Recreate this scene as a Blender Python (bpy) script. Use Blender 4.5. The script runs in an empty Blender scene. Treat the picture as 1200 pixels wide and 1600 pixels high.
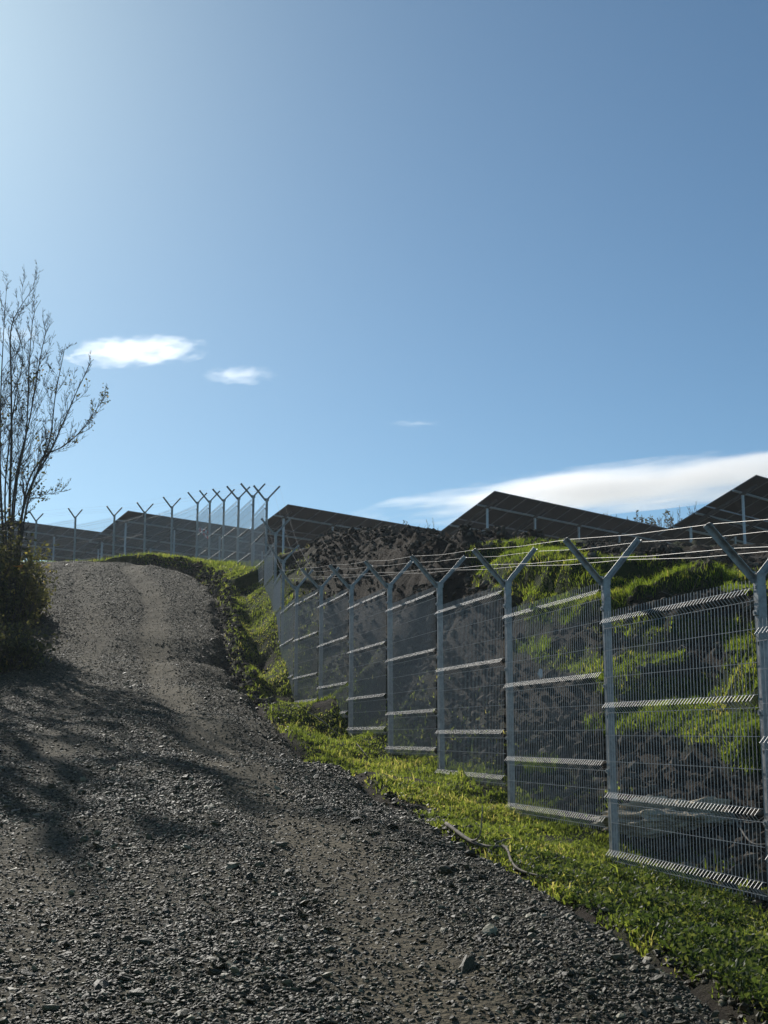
import bpy, math, random
import numpy as np
from mathutils import Vector, Matrix
random.seed(7); RNG = np.random.default_rng(11)
S = bpy.context.scene
COL = S.collection
F = 2050.0                                   # focal length in photo pixels (1600 tall)
PITCH = math.atan(350.0 / F)
CP, SP = math.cos(PITCH), math.sin(PITCH)

# ------------------------------------------------------------------ camera
cam_d = bpy.data.cameras.new('camera'); cam = bpy.data.objects.new('camera', cam_d); COL.objects.link(cam)
cam_d.sensor_fit = 'VERTICAL'; cam_d.sensor_height = 24.0; cam_d.lens = 24.0 * F / 1600.0
cam_d.clip_start = 0.1; cam_d.clip_end = 20000
cam.rotation_euler = (math.pi / 2 + PITCH, 0, 0); cam.location = (0, 0, 0)
S.camera = cam

def P(px, py, Y):
    """point of the photo's line of sight at forward distance Y"""
    x = (px - 600) / F; u = (800 - py) / F
    d = (x, CP - u * SP, SP + u * CP); k = Y / d[1]
    return Vector((d[0] * k, Y, d[2] * k))
def proj(x, y, z):
    fw = y * CP + z * SP; up = -y * SP + z * CP
    return 600 + F * x / fw, 800 - F * up / fw

# ------------------------------------------------------------------ noise (numpy)
def _hash(i, j, seed):
    n = (i.astype(np.int64) * 374761393 + j.astype(np.int64) * 668265263 + seed * 1442695041) & 0xFFFFFFFF
    n = ((n ^ (n >> 13)) * 1274126177) & 0xFFFFFFFF
    return ((n ^ (n >> 16)) & 0xFFFF) / 65535.0
def vnoise(x, y, seed=0):
    i = np.floor(x); j = np.floor(y); fx = x - i; fy = y - j
    fx = fx * fx * fx * (fx * (fx * 6 - 15) + 10); fy = fy * fy * fy * (fy * (fy * 6 - 15) + 10)
    a = _hash(i, j, seed); b = _hash(i + 1, j, seed); c = _hash(i, j + 1, seed); d = _hash(i + 1, j + 1, seed)
    return (a + (b - a) * fx) * (1 - fy) + (c + (d - c) * fx) * fy
def fbm(x, y, seed=0, oct=4, gain=.5):
    s = 0; a = 1; t = 0
    for o in range(oct):
        s = s + a * (vnoise(x * 2 ** o + 17.3 * o, y * 2 ** o - 9.1 * o, seed + o) - .5); t += a; a *= gain
    return 2 * s / t
def sst(a, b, x):
    t = np.clip((x - a) / (b - a), 0, 1); return t * t * (3 - 2 * t)

# ------------------------------------------------------------------ layout of fence, tables, road
FD = Vector((-.2377, .9713, 0)); FN = Vector((.9713, .2377, 0)); PITCHM = 2.53
q1 = P(952, 1118, 11.1)
def near_post(n):
    b = Vector((q1.x, q1.y, 0)) + FD * (PITCHM * (n - 1)); b.z = 1.315 + .2637 * (n - 1); return b   # top of post
NEAR = [near_post(n) for n in range(-2, 8)]
STEEP = [NEAR[-1], P(443, 876, 28.3), P(431, 833, 30.7), P(417, 780, 33.0)]
HILL = [STEEP[-1], P(396, 775, 35.4), P(373, 778, 37.7), P(350, 781, 40), P(328, 783, 42.3), P(309, 785, 44.6),
        P(269, 792, 46.9), P(227, 800, 49.1), P(179, 805, 51.2), P(118, 808, 53.2), P(57, 813, 55), P(-8, 818, 56.8), P(-70, 823, 58.6)]
HPOST = 2.33
ROWD = Vector((.682, .731, 0)); ROWP = Vector((-.731, .682, 0))
APEX = [P(1182, 742, 46.8), P(773, 767, 55), P(450, 788, 63.6), P(200, 798, 72.4), P(12, 812, 80.8)]

RE = [(1190, 1580, 5.9), (1000, 1470, 7.2), (830, 1370, 9.0), (700, 1290, 11.1), (560, 1200, 14.1), (450, 1130, 18.5),
      (400, 1080, 22.5), (373, 1040, 26), (352, 990, 30), (342, 945, 33.2), (330, 916, 35.6), (298, 896, 37.6), (245, 884, 39.2), (190, 881, 40.3)]
REP = [P(*a) for a in RE]
re_y = np.array([-30, -5, 0] + [p.y for p in REP] + [41.5, 48, 60]); 
re_x = np.array([REP[0].x + 9, REP[0].x + 3.0, REP[0].x + 1.55] + [p.x for p in REP] + [-11.5, -17, -24])
def XR(y): return np.interp(y, re_y, re_x)
WROAD = 4.7

ctl = []
def c(v, dz=0): ctl.append((v[0], v[1], v[2] + dz))
for p in REP:
    c(p); c((p.x - 2.3, p.y, p.z + .04)); c((p.x - 4.7, p.y, p.z + .05)); c((p.x - 6.5, p.y, p.z + .35)); c((p.x - 12, p.y, p.z + .6))
c((2.8, 2, -1.5)); c((-2, 2, -1.5)); c((-9, 2, -1.2)); c((0, -4, -1.9)); c((0, -30, -3.5)); c((-30, 0, -1)); c((40, -5, 0)); c((-60, 30, 1.5))
c(P(150, 880, 40.4)); c(P(260, 886, 41)); c(P(330, 893, 39)); c(P(360, 905, 36.5)); c(P(60, 884, 40)); c(P(-60, 890, 40))
for p in NEAR: c(p, -HPOST)
for p in STEEP[1:]: c(p, -HPOST)
for p in HILL[1:]: c(p, -HPOST)
# bank behind the fence
for p in NEAR:
    b = p + FN * .9; c((b.x, b.y, p.z - HPOST + .05))
CREST = [(1420, 935, 13.8), (1190, 905, 15.6), (1100, 890, 16.3), (1000, 878, 17.2), (880, 850, 18.6), (760, 851, 19.6), (700, 838, 22), (620, 832, 24.5),
         (560, 830, 26.5), (505, 838, 29), (470, 852, 31)]
for px, py, Y in CREST:
    c(P(px, py, Y)); q = P(px, py + 8, Y * 1.12); c(q); q = P(px, py + 16, Y * 1.35); c(q)
for px, py, Y in [(1190, 1190, 11.8), (1060, 1200, 12.6), (960, 1190, 13.6), (850, 1160, 14.7), (760, 1130, 16.2), (660, 1090, 19), (580, 1030, 22), (520, 1000, 26),
                  (1190, 1050, 13.3), (1050, 1050, 14.3), (950, 1030, 15.2), (830, 1000, 16.6), (720, 980, 19), (620, 950, 22), (540, 930, 26)]:
    c(P(px, py, Y))
for a in APEX:
    for t in (0, 14, 28): 
        q = a + ROWD * t; c(q, -2.95); q2 = q + ROWP * 5; c(q2, -2.9)
c((40, 20, 3)); c((60, 60, 7)); c((0, 120, 11)); c((60, 120, 9)); c((-60, 120, 12)); c((-40, 60, 8))
CT = np.array(ctl)
def _solve():
    n = len(CT); d = np.sqrt(((CT[:, None, :2] - CT[None, :, :2]) ** 2).sum(-1) + 1.6)
    A = np.zeros((n + 3, n + 3)); A[:n, :n] = d - np.eye(n) * .12; A[:n, n] = 1; A[:n, n + 1:] = CT[:, :2]; A[n, :n] = 1; A[n + 1:, :n] = CT[:, :2].T
    return np.linalg.solve(A, np.concatenate([CT[:, 2], [0, 0, 0]]))
_w = _solve()
def base_h(x, y):
    x = np.asarray(x, float); y = np.asarray(y, float); sh = x.shape; x = x.ravel(); y = y.ravel(); out = np.empty(x.size)
    for s in range(0, x.size, 40000):
        xs = x[s:s + 40000]; ys = y[s:s + 40000]
        d = np.sqrt((xs[:, None] - CT[None, :, 0]) ** 2 + (ys[:, None] - CT[None, :, 1]) ** 2 + 1.6)
        out[s:s + 40000] = d @ _w[:-3] + _w[-3] + xs * _w[-2] + ys * _w[-1]
    far = np.clip((np.hypot(x, y - 30) - 110) / 150, 0, 1)
    return (out * (1 - far) + far * 2.0).reshape(sh)
def fence_off(x, y):
    """signed distance to the near fence line, positive behind the fence"""
    return (x - q1.x) * FN.x + (y - q1.y) * FN.y
def inside(x, y):
    """0..1: how far a point lies on the solar-park side"""
    a = fence_off(x, y)
    xs = np.interp(y, [p.y for p in STEEP + HILL[1:6]], [p.x for p in STEEP + HILL[1:6]])
    b = x - xs
    return np.where(y < STEEP[0].y, a, b)
def grass_mask(px, py):
    m = np.zeros_like(px)
    for cx, cy, rx, ry in GRASS_BLOBS:
        m = np.maximum(m, 1 - ((px - cx) / rx) ** 2 - ((py - cy) / ry) ** 2)
    return np.clip(m, 0, 1)
GRASS_BLOBS = [(825, 868, 100, 24), (775, 885, 45, 26), (960, 893, 120, 20), (1070, 903, 120, 24), (1160, 912, 60, 20), (850, 915, 100, 22), (900, 945, 90, 30),
               (830, 1010, 34, 14), (900, 1032, 70, 22), (945, 1050, 60, 18), (1075, 985, 130, 14), (1170, 1000, 60, 26), (1020, 1030, 60, 16), (1050, 1078, 130, 24), (1170, 1075, 70, 18),
               (1030, 1125, 100, 24), (1140, 1140, 110, 34), (1180, 1175, 60, 38), (960, 1135, 50, 18), (1090, 1108, 150, 44), (1060, 985, 150, 22), (910, 905, 180, 40), (1180, 1060, 60, 60), (1290, 1080, 120, 120), (1290, 930, 110, 50), (860, 960, 60, 18), (840, 1200, 40, 14)]
def ledge(x, y, h):
    st = h / .62 + .9 * fbm(x * .42, y * .35, 61, 3); f = st % 1
    z = np.where(f < .62, f / .62 * .12 - f, .12 + (f - .62) / .38 * .88 - f)       # long flat tread, short steep riser
    return z * .62 * .75 * sst(0, 2.5, x - .2 * (20 - y)), f
def height(x, y, detail=True):
    x = np.asarray(x, float); y = np.asarray(y, float)
    h = base_h(x, y); s = x - XR(y)
    onroad = (1 - sst(-.05, .12, s)) * sst(-WROAD - .6, -WROAD - .1, s) * (1 - sst(43, 46, y))
    lift = (.34 - .02 * sst(33, 36, y)) * np.where(y > 36, sst(-9.6, -7.4, x), 1) * sst(23, 28, y) * (1 - sst(40, 42.5, y)) * sst(.02, .32, s + .10 * fbm(x * 1.3, y * 1.3, 5, 3)) * (1 - sst(np.where(y < 34, .2, 1.2), np.where(y < 34, .7, 3.2), s))
    h = h + lift - .10 * onroad
    if detail:
        ins = sst(.5, 2.2, inside(x, y)) * (1 - sst(44, 60, y))
        r = 1 - np.abs(fbm(x * .55 + 3, y * .8, 21, 4))
        h = h + ins * (.24 * fbm(x * .5, y * .6, 9, 3, .5) + .20 * fbm(x * 1.5, y * 1.6, 31, 5, .6) + .09 * fbm(x * 4.3, y * 4.3, 33, 3, .6))
        h = h + ins * ledge(x, y, h)[0]
        out = (1 - onroad) * (1 - ins)
        h = h + out * (.05 * fbm(x * 1.6, y * 1.6, 41, 4) + .03 * fbm(x * 7, y * 7, 43, 2)) + out * sst(26, 29, y) * (1 - sst(38, 44, y)) * .04 * fbm(x * 2.4, y * 2.4, 47, 3)
        left = sst(.2, 1.2, -WROAD - s) * (1 - sst(40, 45, y)); h = h + left * .18 * fbm(x * 1.1, y * 1.1, 55, 4)
    return h
def H1(x, y): return float(height(np.array([x]), np.array([y]))[0])
def hit(px, py, y0=4.0, y1=60.0):
    ys = np.linspace(y0, y1, 1400); x = (px - 600) / F; u = (800 - py) / F
    dx, dy, dz = x, CP - u * SP, SP + u * CP
    g = height(ys * dx / dy, ys, False); k = np.nonzero(ys * dz / dy < g)[0]
    Y = ys[k[0]] if len(k) else y1
    return Vector((Y * dx / dy, Y, H1(Y * dx / dy, Y)))

# ------------------------------------------------------------------ mesh helpers
def link(name, me, mat=None, parent=None):
    o = bpy.data.objects.new(name, me); COL.objects.link(o)
    if mat and me is not None: me.materials.append(mat)
    if parent: o.parent = parent
    return o
def tag(o, label=None, cat=None, group=None, kind=None):
    if label: o['label'] = label
    if cat: o['category'] = cat
    if group: o['group'] = group
    if kind: o['kind'] = kind
    return o
def empty(name, loc=(0, 0, 0), rz=0):
    o = bpy.data.objects.new(name, None); COL.objects.link(o); o.location = loc; o.rotation_euler = (0, 0, rz); o.empty_display_size = .2; return o
def npmesh(name, V, Fc, attrs=None, smooth=False):
    """V (n,3), Fc (m,k) constant k"""
    me = bpy.data.meshes.new(name); V = np.ascontiguousarray(V, np.float32); Fc = np.ascontiguousarray(Fc, np.int32)
    m, k = Fc.shape
    me.vertices.add(len(V)); me.vertices.foreach_set('co', V.ravel())
    me.loops.add(m * k); me.loops.foreach_set('vertex_index', Fc.ravel())
    me.polygons.add(m); me.polygons.foreach_set('loop_start', np.arange(0, m * k, k, dtype=np.int32))
    try: me.polygons.foreach_set('loop_total', np.full(m, k, np.int32))
    except Exception: pass
    me.polygons.foreach_set('use_smooth', np.full(m, smooth, bool))
    for nme, a in (attrs or {}).items():
        at = me.attributes.new(nme, 'FLOAT', 'POINT'); at.data.foreach_set('value', np.ascontiguousarray(a, np.float32))
    me.update(calc_edges=True); me.validate()
    return me
class MB:
    def __init__(s): s.v = []; s.f = []
    def box(s, c, sz, M=None):
        c = Vector(c); n = len(s.v); a = [Vector((i * sz[0] / 2, j * sz[1] / 2, k * sz[2] / 2)) for i in (-1, 1) for j in (-1, 1) for k in (-1, 1)]
        if M: a = [M @ q for q in a]
        s.v += [tuple(c + q) for q in a]
        s.f += [tuple(n + i for i in q) for q in ((0, 1, 3, 2), (4, 6, 7, 5), (0, 4, 5, 1), (2, 3, 7, 6), (0, 2, 6, 4), (1, 5, 7, 3))]
    def beam(s, a, b, w, h, up=(0, 0, 1)):
        a = Vector(a); b = Vector(b); d = (b - a); L = d.length; d.normalize(); x = d.cross(Vector(up)).normalized(); z = x.cross(d)
        M = Matrix((x, d, z)).transposed(); s.box((a + b) / 2, (w, L, h), M)
    def tube(s, pts, r, n=5, cap=True):
        pts = [Vector(p) for p in pts]; rs = r if isinstance(r, (list, tuple)) else [r] * len(pts); b = len(s.v); prev = None
        for i, p in enumerate(pts):
            d = (pts[min(i + 1, len(pts) - 1)] - pts[max(i - 1, 0)])
            if d.length < 1e-9: d = Vector((0, 0, 1))
            d.normalize()
            if prev is None: prev = d.orthogonal().normalized()
            x = (prev - d * prev.dot(d)); x = x.normalized() if x.length > 1e-6 else d.orthogonal().normalized(); prev = x; y = d.cross(x)
            for k in range(n):
                a = 2 * math.pi * k / n; s.v.append(tuple(p + (x * math.cos(a) + y * math.sin(a)) * rs[i]))
        for i in range(len(pts) - 1):
            for k in range(n):
                s.f.append((b + i * n + k, b + i * n + (k + 1) % n, b + (i + 1) * n + (k + 1) % n, b + (i + 1) * n + k))
        if cap:
            s.f.append(tuple(b + k for k in range(n))[::-1]); s.f.append(tuple(b + (len(pts) - 1) * n + k for k in range(n)))
    def mesh(s, name, smooth=False):
        me = bpy.data.meshes.new(name); me.from_pydata(s.v, [], s.f); me.update()
        if smooth: me.polygons.foreach_set('use_smooth', [True] * len(me.polygons))
        return me
    def build(s, name, mat, parent=None, smooth=False): return link(name, s.mesh(name, smooth), mat, parent)

# ------------------------------------------------------------------ materials
def mat(name):
    m = bpy.data.materials.new(name); m.use_nodes = True; nt = m.node_tree; nt.nodes.clear()
    return m, nt, (lambda t, **k: _node(nt, t, k))
def _node(nt, t, k):
    n = nt.nodes.new(t)
    for a, v in k.items():
        if a.startswith('i_'): 
            key = a[2:].replace('__', ' '); key = int(key) if key.isdigit() else key; n.inputs[key].default_value = v
        else: setattr(n, a, v)
    return n
def ramp(nt, stops):
    n = nt.nodes.new('ShaderNodeValToRGB'); e = n.color_ramp.elements
    while len(e) < len(stops): e.new(.5)
    for i, (p, cl) in enumerate(stops): e[i].position = p; e[i].color = (*cl, 1)
    return n
def noise(nt, scale, detail=6, rough=.6, coord=None, dim='3D'):
    n = nt.nodes.new('ShaderNodeTexNoise'); n.noise_dimensions = dim
    n.inputs['Scale'].default_value = scale; n.inputs['Detail'].default_value = detail; n.inputs['Roughness'].default_value = rough
    if coord: nt.links.new(coord, n.inputs['Vector'])
    return n
def mixc(nt, f, a, b, mode='MIX'):
    n = nt.nodes.new('ShaderNodeMix'); n.data_type = 'RGBA'; n.blend_type = mode
    for s, v in ((0, f), (6, a), (7, b)):
        if hasattr(v, 'links') or isinstance(v, bpy.types.NodeSocket): nt.links.new(v, n.inputs[s])
        elif s == 0: n.inputs[0].default_value = v
        else: n.inputs[s].default_value = (*v, 1)
    return n.outputs[2]
def math_(nt, op, a, b=0.0):
    n = nt.nodes.new('ShaderNodeMath'); n.operation = op
    for i, v in enumerate((a, b)):
        if isinstance(v, bpy.types.NodeSocket): nt.links.new(v, n.inputs[i])
        else: n.inputs[i].default_value = v
    return n.outputs[0]
def finish(m, nt, col, rough=.9, bump=None, bstr=.5, bdist=.02, metal=0, spec=.3):
    p = nt.nodes.new('ShaderNodeBsdfPrincipled'); o = nt.nodes.new('ShaderNodeOutputMaterial')
    if isinstance(col, bpy.types.NodeSocket): nt.links.new(col, p.inputs['Base Color'])
    else: p.inputs['Base Color'].default_value = (*col, 1)
    if isinstance(rough, bpy.types.NodeSocket): nt.links.new(rough, p.inputs['Roughness'])
    else: p.inputs['Roughness'].default_value = rough
    p.inputs['Metallic'].default_value = metal; p.inputs['Specular IOR Level'].default_value = spec
    if bump is not None:
        b = nt.nodes.new('ShaderNodeBump'); b.inputs['Strength'].default_value = bstr; b.inputs['Distance'].default_value = bdist
        nt.links.new(bump, b.inputs['Height']); nt.links.new(b.outputs[0], p.inputs['Normal'])
    nt.links.new(p.outputs[0], o.inputs[0]); return m
def objc(nt): return nt.nodes.new('ShaderNodeTexCoord').outputs['Object']
def attr(nt, name): n = nt.nodes.new('ShaderNodeAttribute'); n.attribute_name = name; return n.outputs['Fac']

def m_soil():
    m, nt, N = mat('soil'); co = objc(nt)
    n1 = noise(nt, .9, 8, .65, co); n2 = noise(nt, 9, 8, .7, co); n3 = noise(nt, 55, 4, .7, co)
    r1 = ramp(nt, [(.3, (.038, .031, .024)), (.55, (.065, .053, .041)), (.75, (.10, .084, .066))]); nt.links.new(n1.outputs[0], r1.inputs[0])
    r2 = ramp(nt, [(.3, (.45, .43, .4)), (.7, (1.2, 1.15, 1.1))]); nt.links.new(n2.outputs[0], r2.inputs[0])
    col = mixc(nt, 1.0, r1.outputs[0], r2.outputs[0], 'MULTIPLY')
    g = attr(nt, 'grass'); rg = ramp(nt, [(.3, (.025, .04, .010)), (.7, (.05, .075, .018))]); nt.links.new(n2.outputs[0], rg.inputs[0])
    gm = math_(nt, 'MULTIPLY', g, .85); col = mixc(nt, gm, col, rg.outputs[0])
    h = math_(nt, 'ADD', math_(nt, 'MULTIPLY', n2.outputs[0], 1.0), math_(nt, 'MULTIPLY', n3.outputs[0], .35))
    return finish(m, nt, col, .95, h, .9, .10, spec=.15)
def m_road():
    m, nt, N = mat('gravel_bed'); co = objc(nt)
    n1 = noise(nt, .7, 6, .6, co); n2 = noise(nt, 26, 6, .75, co)
    v = nt.nodes.new('ShaderNodeTexVoronoi'); v.inputs['Scale'].default_value = 26; nt.links.new(co, v.inputs['Vector'])
    v2 = nt.nodes.new('ShaderNodeTexVoronoi'); v2.inputs['Scale'].default_value = 60; nt.links.new(co, v2.inputs['Vector'])
    sep = nt.nodes.new('ShaderNodeSeparateColor'); nt.links.new(v.outputs['Color'], sep.inputs[0])
    rs = ramp(nt, [(0, (.036, .029, .016)), (.5, (.066, .055, .031)), (.9, (.115, .098, .058)), (1, (.23, .2, .13))]); nt.links.new(sep.outputs[0], rs.inputs[0])
    rd = ramp(nt, [(.3, (.085, .066, .036)), (.7, (.20, .16, .092))]); nt.links.new(n2.outputs[0], rd.inputs[0])
    tr = attr(nt, 'track')
    f = math_(nt, 'ADD', math_(nt, 'MULTIPLY', tr, .85), math_(nt, 'MULTIPLY', math_(nt, 'SUBTRACT', n1.outputs[0], .60), 1.6))
    cl = nt.nodes.new('ShaderNodeClamp'); nt.links.new(f, cl.inputs[0])
    col = mixc(nt, cl.outputs[0], rs.outputs[0], rd.outputs[0])
    h = math_(nt, 'ADD', math_(nt, 'MULTIPLY', math_(nt, 'SUBTRACT', 1.0, v.outputs['Distance']), 1.0), math_(nt, 'ADD', math_(nt, 'MULTIPLY', v2.outputs['Distance'], -.5), n2.outputs[0]))
    h = math_(nt, 'MULTIPLY', h, math_(nt, 'SUBTRACT', 1.0, math_(nt, 'MULTIPLY', cl.outputs[0], .5)))
    return finish(m, nt, col, .9, h, .9, .03, spec=.25)
def m_stone(name, stops, rough=.55, spec=.32):
    m, nt, N = mat(name); co = objc(nt); t = attr(nt, 'tint'); r = ramp(nt, stops); nt.links.new(t, r.inputs[0])
    n = noise(nt, 60, 5, .7, co); k = ramp(nt, [(.3, (.7, .7, .7)), (.7, (1.15, 1.15, 1.12))]); nt.links.new(n.outputs[0], k.inputs[0])
    return finish(m, nt, mixc(nt, 1, r.outputs[0], k.outputs[0], 'MULTIPLY'), rough, n.outputs[0], .5, .01, spec=spec)
def m_leafy(name, stops, trans=.45, rough=.55):
    m, nt, N = mat(name); t = attr(nt, 'tint'); r = ramp(nt, stops); nt.links.new(t, r.inputs[0])
    p = N('ShaderNodeBsdfPrincipled', i_Roughness=rough); p.inputs['Specular IOR Level'].default_value = .25
    tr = N('ShaderNodeBsdfTranslucent'); mx = N('ShaderNodeMixShader', i_0=trans); o = N('ShaderNodeOutputMaterial')
    nt.links.new(r.outputs[0], p.inputs['Base Color'])
    tc = mixc(nt, 1.0, r.outputs[0], (2.3, 2.2, 1.1), 'MULTIPLY'); nt.links.new(tc, tr.inputs['Color'])
    nt.links.new(p.outputs[0], mx.inputs[1]); nt.links.new(tr.outputs[0], mx.inputs[2]); nt.links.new(mx.outputs[0], o.inputs[0]); return m
def m_steel(name, c1, c2, metal=.75, rough=.42, scale=9):
    m, nt, N = mat(name); co = objc(nt); n = noise(nt, scale, 6, .65, co); r = ramp(nt, [(.35, c1), (.65, c2)]); nt.links.new(n.outputs[0], r.inputs[0])
    rr = math_(nt, 'ADD', math_(nt, 'MULTIPLY', n.outputs[0], .25), rough - .12)
    return finish(m, nt, r.outputs[0], rr, None, metal=metal, spec=.5)
def m_plain(name, c1, c2, scale=12, rough=.8, bstr=.4, bdist=.01, spec=.3):
    m, nt, N = mat(name); co = objc(nt); n = noise(nt, scale, 6, .65, co); r = ramp(nt, [(.3, c1), (.7, c2)]); nt.links.new(n.outputs[0], r.inputs[0])
    return finish(m, nt, r.outputs[0], rough, n.outputs[0], bstr, bdist, spec=spec)
M_SOIL = m_soil(); M_ROAD = m_road()
M_STONE = m_stone('gravel_stone', [(0, (.041, .032, .014)), (.5, (.075, .061, .028)), (.8, (.118, .099, .049)), (1, (.32, .28, .17))])
M_CLOD = m_stone('soil_clod', [(0, (.04, .033, .025)), (.6, (.075, .062, .048)), (1, (.17, .145, .115))], .95, .1)
M_GRASS = m_leafy('verge_grass_blade', [(0, (.075, .105, .030)), (.5, (.14, .18, .045)), (.85, (.20, .235, .065)), (1, (.32, .29, .15))], .6)
M_BGRASS = m_leafy('bank_grass_blade', [(0, (.07, .11, .022)), (.5, (.15, .20, .034)), (.9, (.22, .26, .05)), (1, (.32, .29, .13))], .6)
M_WEED = m_leafy('weed_leaf', [(0, (.03, .05, .018)), (.6, (.06, .09, .028)), (1, (.13, .15, .06))], .4)
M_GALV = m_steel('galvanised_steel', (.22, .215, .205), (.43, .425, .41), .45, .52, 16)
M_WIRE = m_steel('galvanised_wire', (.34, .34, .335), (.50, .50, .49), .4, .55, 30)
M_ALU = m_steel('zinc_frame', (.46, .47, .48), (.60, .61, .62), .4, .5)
M_PV = m_plain('module_back', (.006, .010, .018), (.012, .018, .030), 3, .5, .1, .002, .25)
M_BARK = m_plain('grey_bark', (.05, .042, .035), (.12, .105, .088), 25, .9, .7, .01)
M_LEAF = m_leafy('dry_leaf', [(0, (.03, .035, .012)), (.6, (.07, .075, .022)), (.9, (.16, .13, .035)), (1, (.35, .22, .05))], .35)
M_FAR = m_leafy('far_foliage', [(0, (.03, .035, .02)), (.6, (.06, .065, .03)), (1, (.13, .10, .05))], .25)
M_PALE = m_plain('pale_clay', (.30, .24, .16), (.74, .63, .45), 11, .9, 1.0, .08)
M_WOOD = m_plain('dead_wood', (.10, .085, .066), (.30, .265, .215), 22, .85, .7, .006)

# ------------------------------------------------------------------ terrain sheet
def axis(parts):
    o = [];
    for a, b, st in parts: o += list(np.arange(a, b, st))
    return np.array(o + [parts[-1][1]])
ax = axis([(-200, -100, 20), (-100, -40, 4), (-40, -16, .8), (-16, -9, .25), (-9, 11, .11), (11, 20, .3), (20, 60, 1.2), (60, 120, 4), (120, 200, 20)])
ay = axis([(-60, 0, 4), (0, 5, .5), (5, 30, .11), (30, 46, .16), (46, 90, .7), (90, 160, 4), (160, 200, 20)])
GX, GY = np.meshgrid(ax, ay); GZ = height(GX, GY)
nx, ny = len(ax), len(ay)
V = np.stack([GX, GY, GZ], -1).reshape(-1, 3)
ii = np.arange(nx - 1)[None] + (np.arange(ny - 1) * nx)[:, None]; ii = ii.ravel()
FQ = np.stack([ii, ii + 1, ii + nx + 1, ii + nx], -1)
ppx, ppy = proj(V[:, 0], np.maximum(V[:, 1], .5), V[:, 2])
ins = inside(V[:, 0], V[:, 1]); sroad = V[:, 0] - XR(V[:, 1])
def verge_m(x, y, s, i): return sst(-.1, .22, s + .22 * fbm(x * 1.4, y * 1.4, 141, 4)) * (1 - sst(.2, 1.1, i)) * (1 - sst(44, 48, y)) * sst(-.3, .15, fbm(x * 1.1, y * 1.1, 77, 4) + .33)
def bank_m(x, y, z):
    a, b = proj(x, np.maximum(y, .5), z); g = grass_mask(a, b); i = inside(x, y)
    return sst(.0, .42, g + .35 * fbm(x * 1.2, y * 1.6, 88, 4) * (g > 0)) * (i > .4) * (y < 34)
def left_m(x, y, s): return sst(.3, 1.3, -WROAD - s) * (y < 46) * sst(-.2, .2, fbm(x * .8, y * .8, 99, 4) + .05)
def hill_m(x, y, s, i): return sst(36, 38, y) * (1 - sst(60, 75, y)) * sst(-.2, .1, fbm(x * .7, y * .7, 111, 4) + .3) * (1 - (s < .25) * (s > -WROAD) * (y < 42))
gm = np.maximum.reduce([verge_m(V[:, 0], V[:, 1], sroad, ins), bank_m(V[:, 0], V[:, 1], V[:, 2]), .7 * left_m(V[:, 0], V[:, 1], sroad), .8 * hill_m(V[:, 0], V[:, 1], sroad, ins)])
ter = link('terrain', npmesh('terrain', V, FQ, {'grass': gm}, True), M_SOIL)
tag(ter, 'dark brown soil hillside under the grass, fence and solar rows', 'hillside', kind='structure')

# ------------------------------------------------------------------ gravel track
TRK = [([(205, 896), (232, 930), (240, 970), (238, 1030), (262, 1090), (320, 1160), (395, 1240), (470, 1330), (560, 1430), (640, 1540), (700, 1640)], .27),
       ([(120, 905), (140, 950), (150, 1000), (112, 1085), (90, 1200), (60, 1330), (30, 1450), (0, 1600)], .25)]
TRW = [[hit(px, py, 3) for px, py in pl] for pl, w in TRK]
def track_m(x, y):
    m = np.zeros_like(x)
    for pl, (_, w) in zip(TRW, TRK):
        yy = np.array([p.y for p in pl])[::-1]; xx = np.array([p.x for p in pl])[::-1]
        k = np.argsort(yy); cx = np.interp(y, yy[k], xx[k])
        wd = w * (1 + .9 * fbm(x * .9, y * .5, 131, 3)) + .08
        m = np.maximum(m, (1 if w > .26 else .6) * np.exp(-((x - cx) / wd) ** 4))
    return m
def road_z(x, y, s):
    e = np.minimum(sst(0, .30, -s + .20 * fbm(x * 1.4, y * 1.4, 141, 4)), sst(0, .5, s + WROAD + .15 * fbm(x * 1.7, y * 1.7, 142, 3)))
    return height(x, y, False) + .10 - .12 + .17 * e - .045 * track_m(x, y) + e * (.035 * fbm(x * 1.3, y * .8, 143, 4) + .014 * fbm(x * 6, y * 6, 144, 3))
ry = axis([(1.0, 16, .07), (16, 46, .12)]); rs = np.arange(-WROAD - .15, .16, .07)
RY, RS = np.meshgrid(ry, rs, indexing='ij'); RX = XR(RY) + RS; RZ = road_z(RX, RY, RS)
nx2 = len(rs); ny2 = len(ry); ii = (np.arange(nx2 - 1)[None] + (np.arange(ny2 - 1) * nx2)[:, None]).ravel()
rv = np.stack([RX, RY, RZ], -1).reshape(-1, 3)
road = link('gravel_road', npmesh('gravel_road', rv, np.stack([ii, ii + 1, ii + nx2 + 1, ii + nx2], -1), {'track': track_m(rv[:, 0], rv[:, 1])}, True), M_ROAD)
tag(road, 'grey gravel track with pale wheel ruts climbing the hill', 'track', kind='structure')

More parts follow.
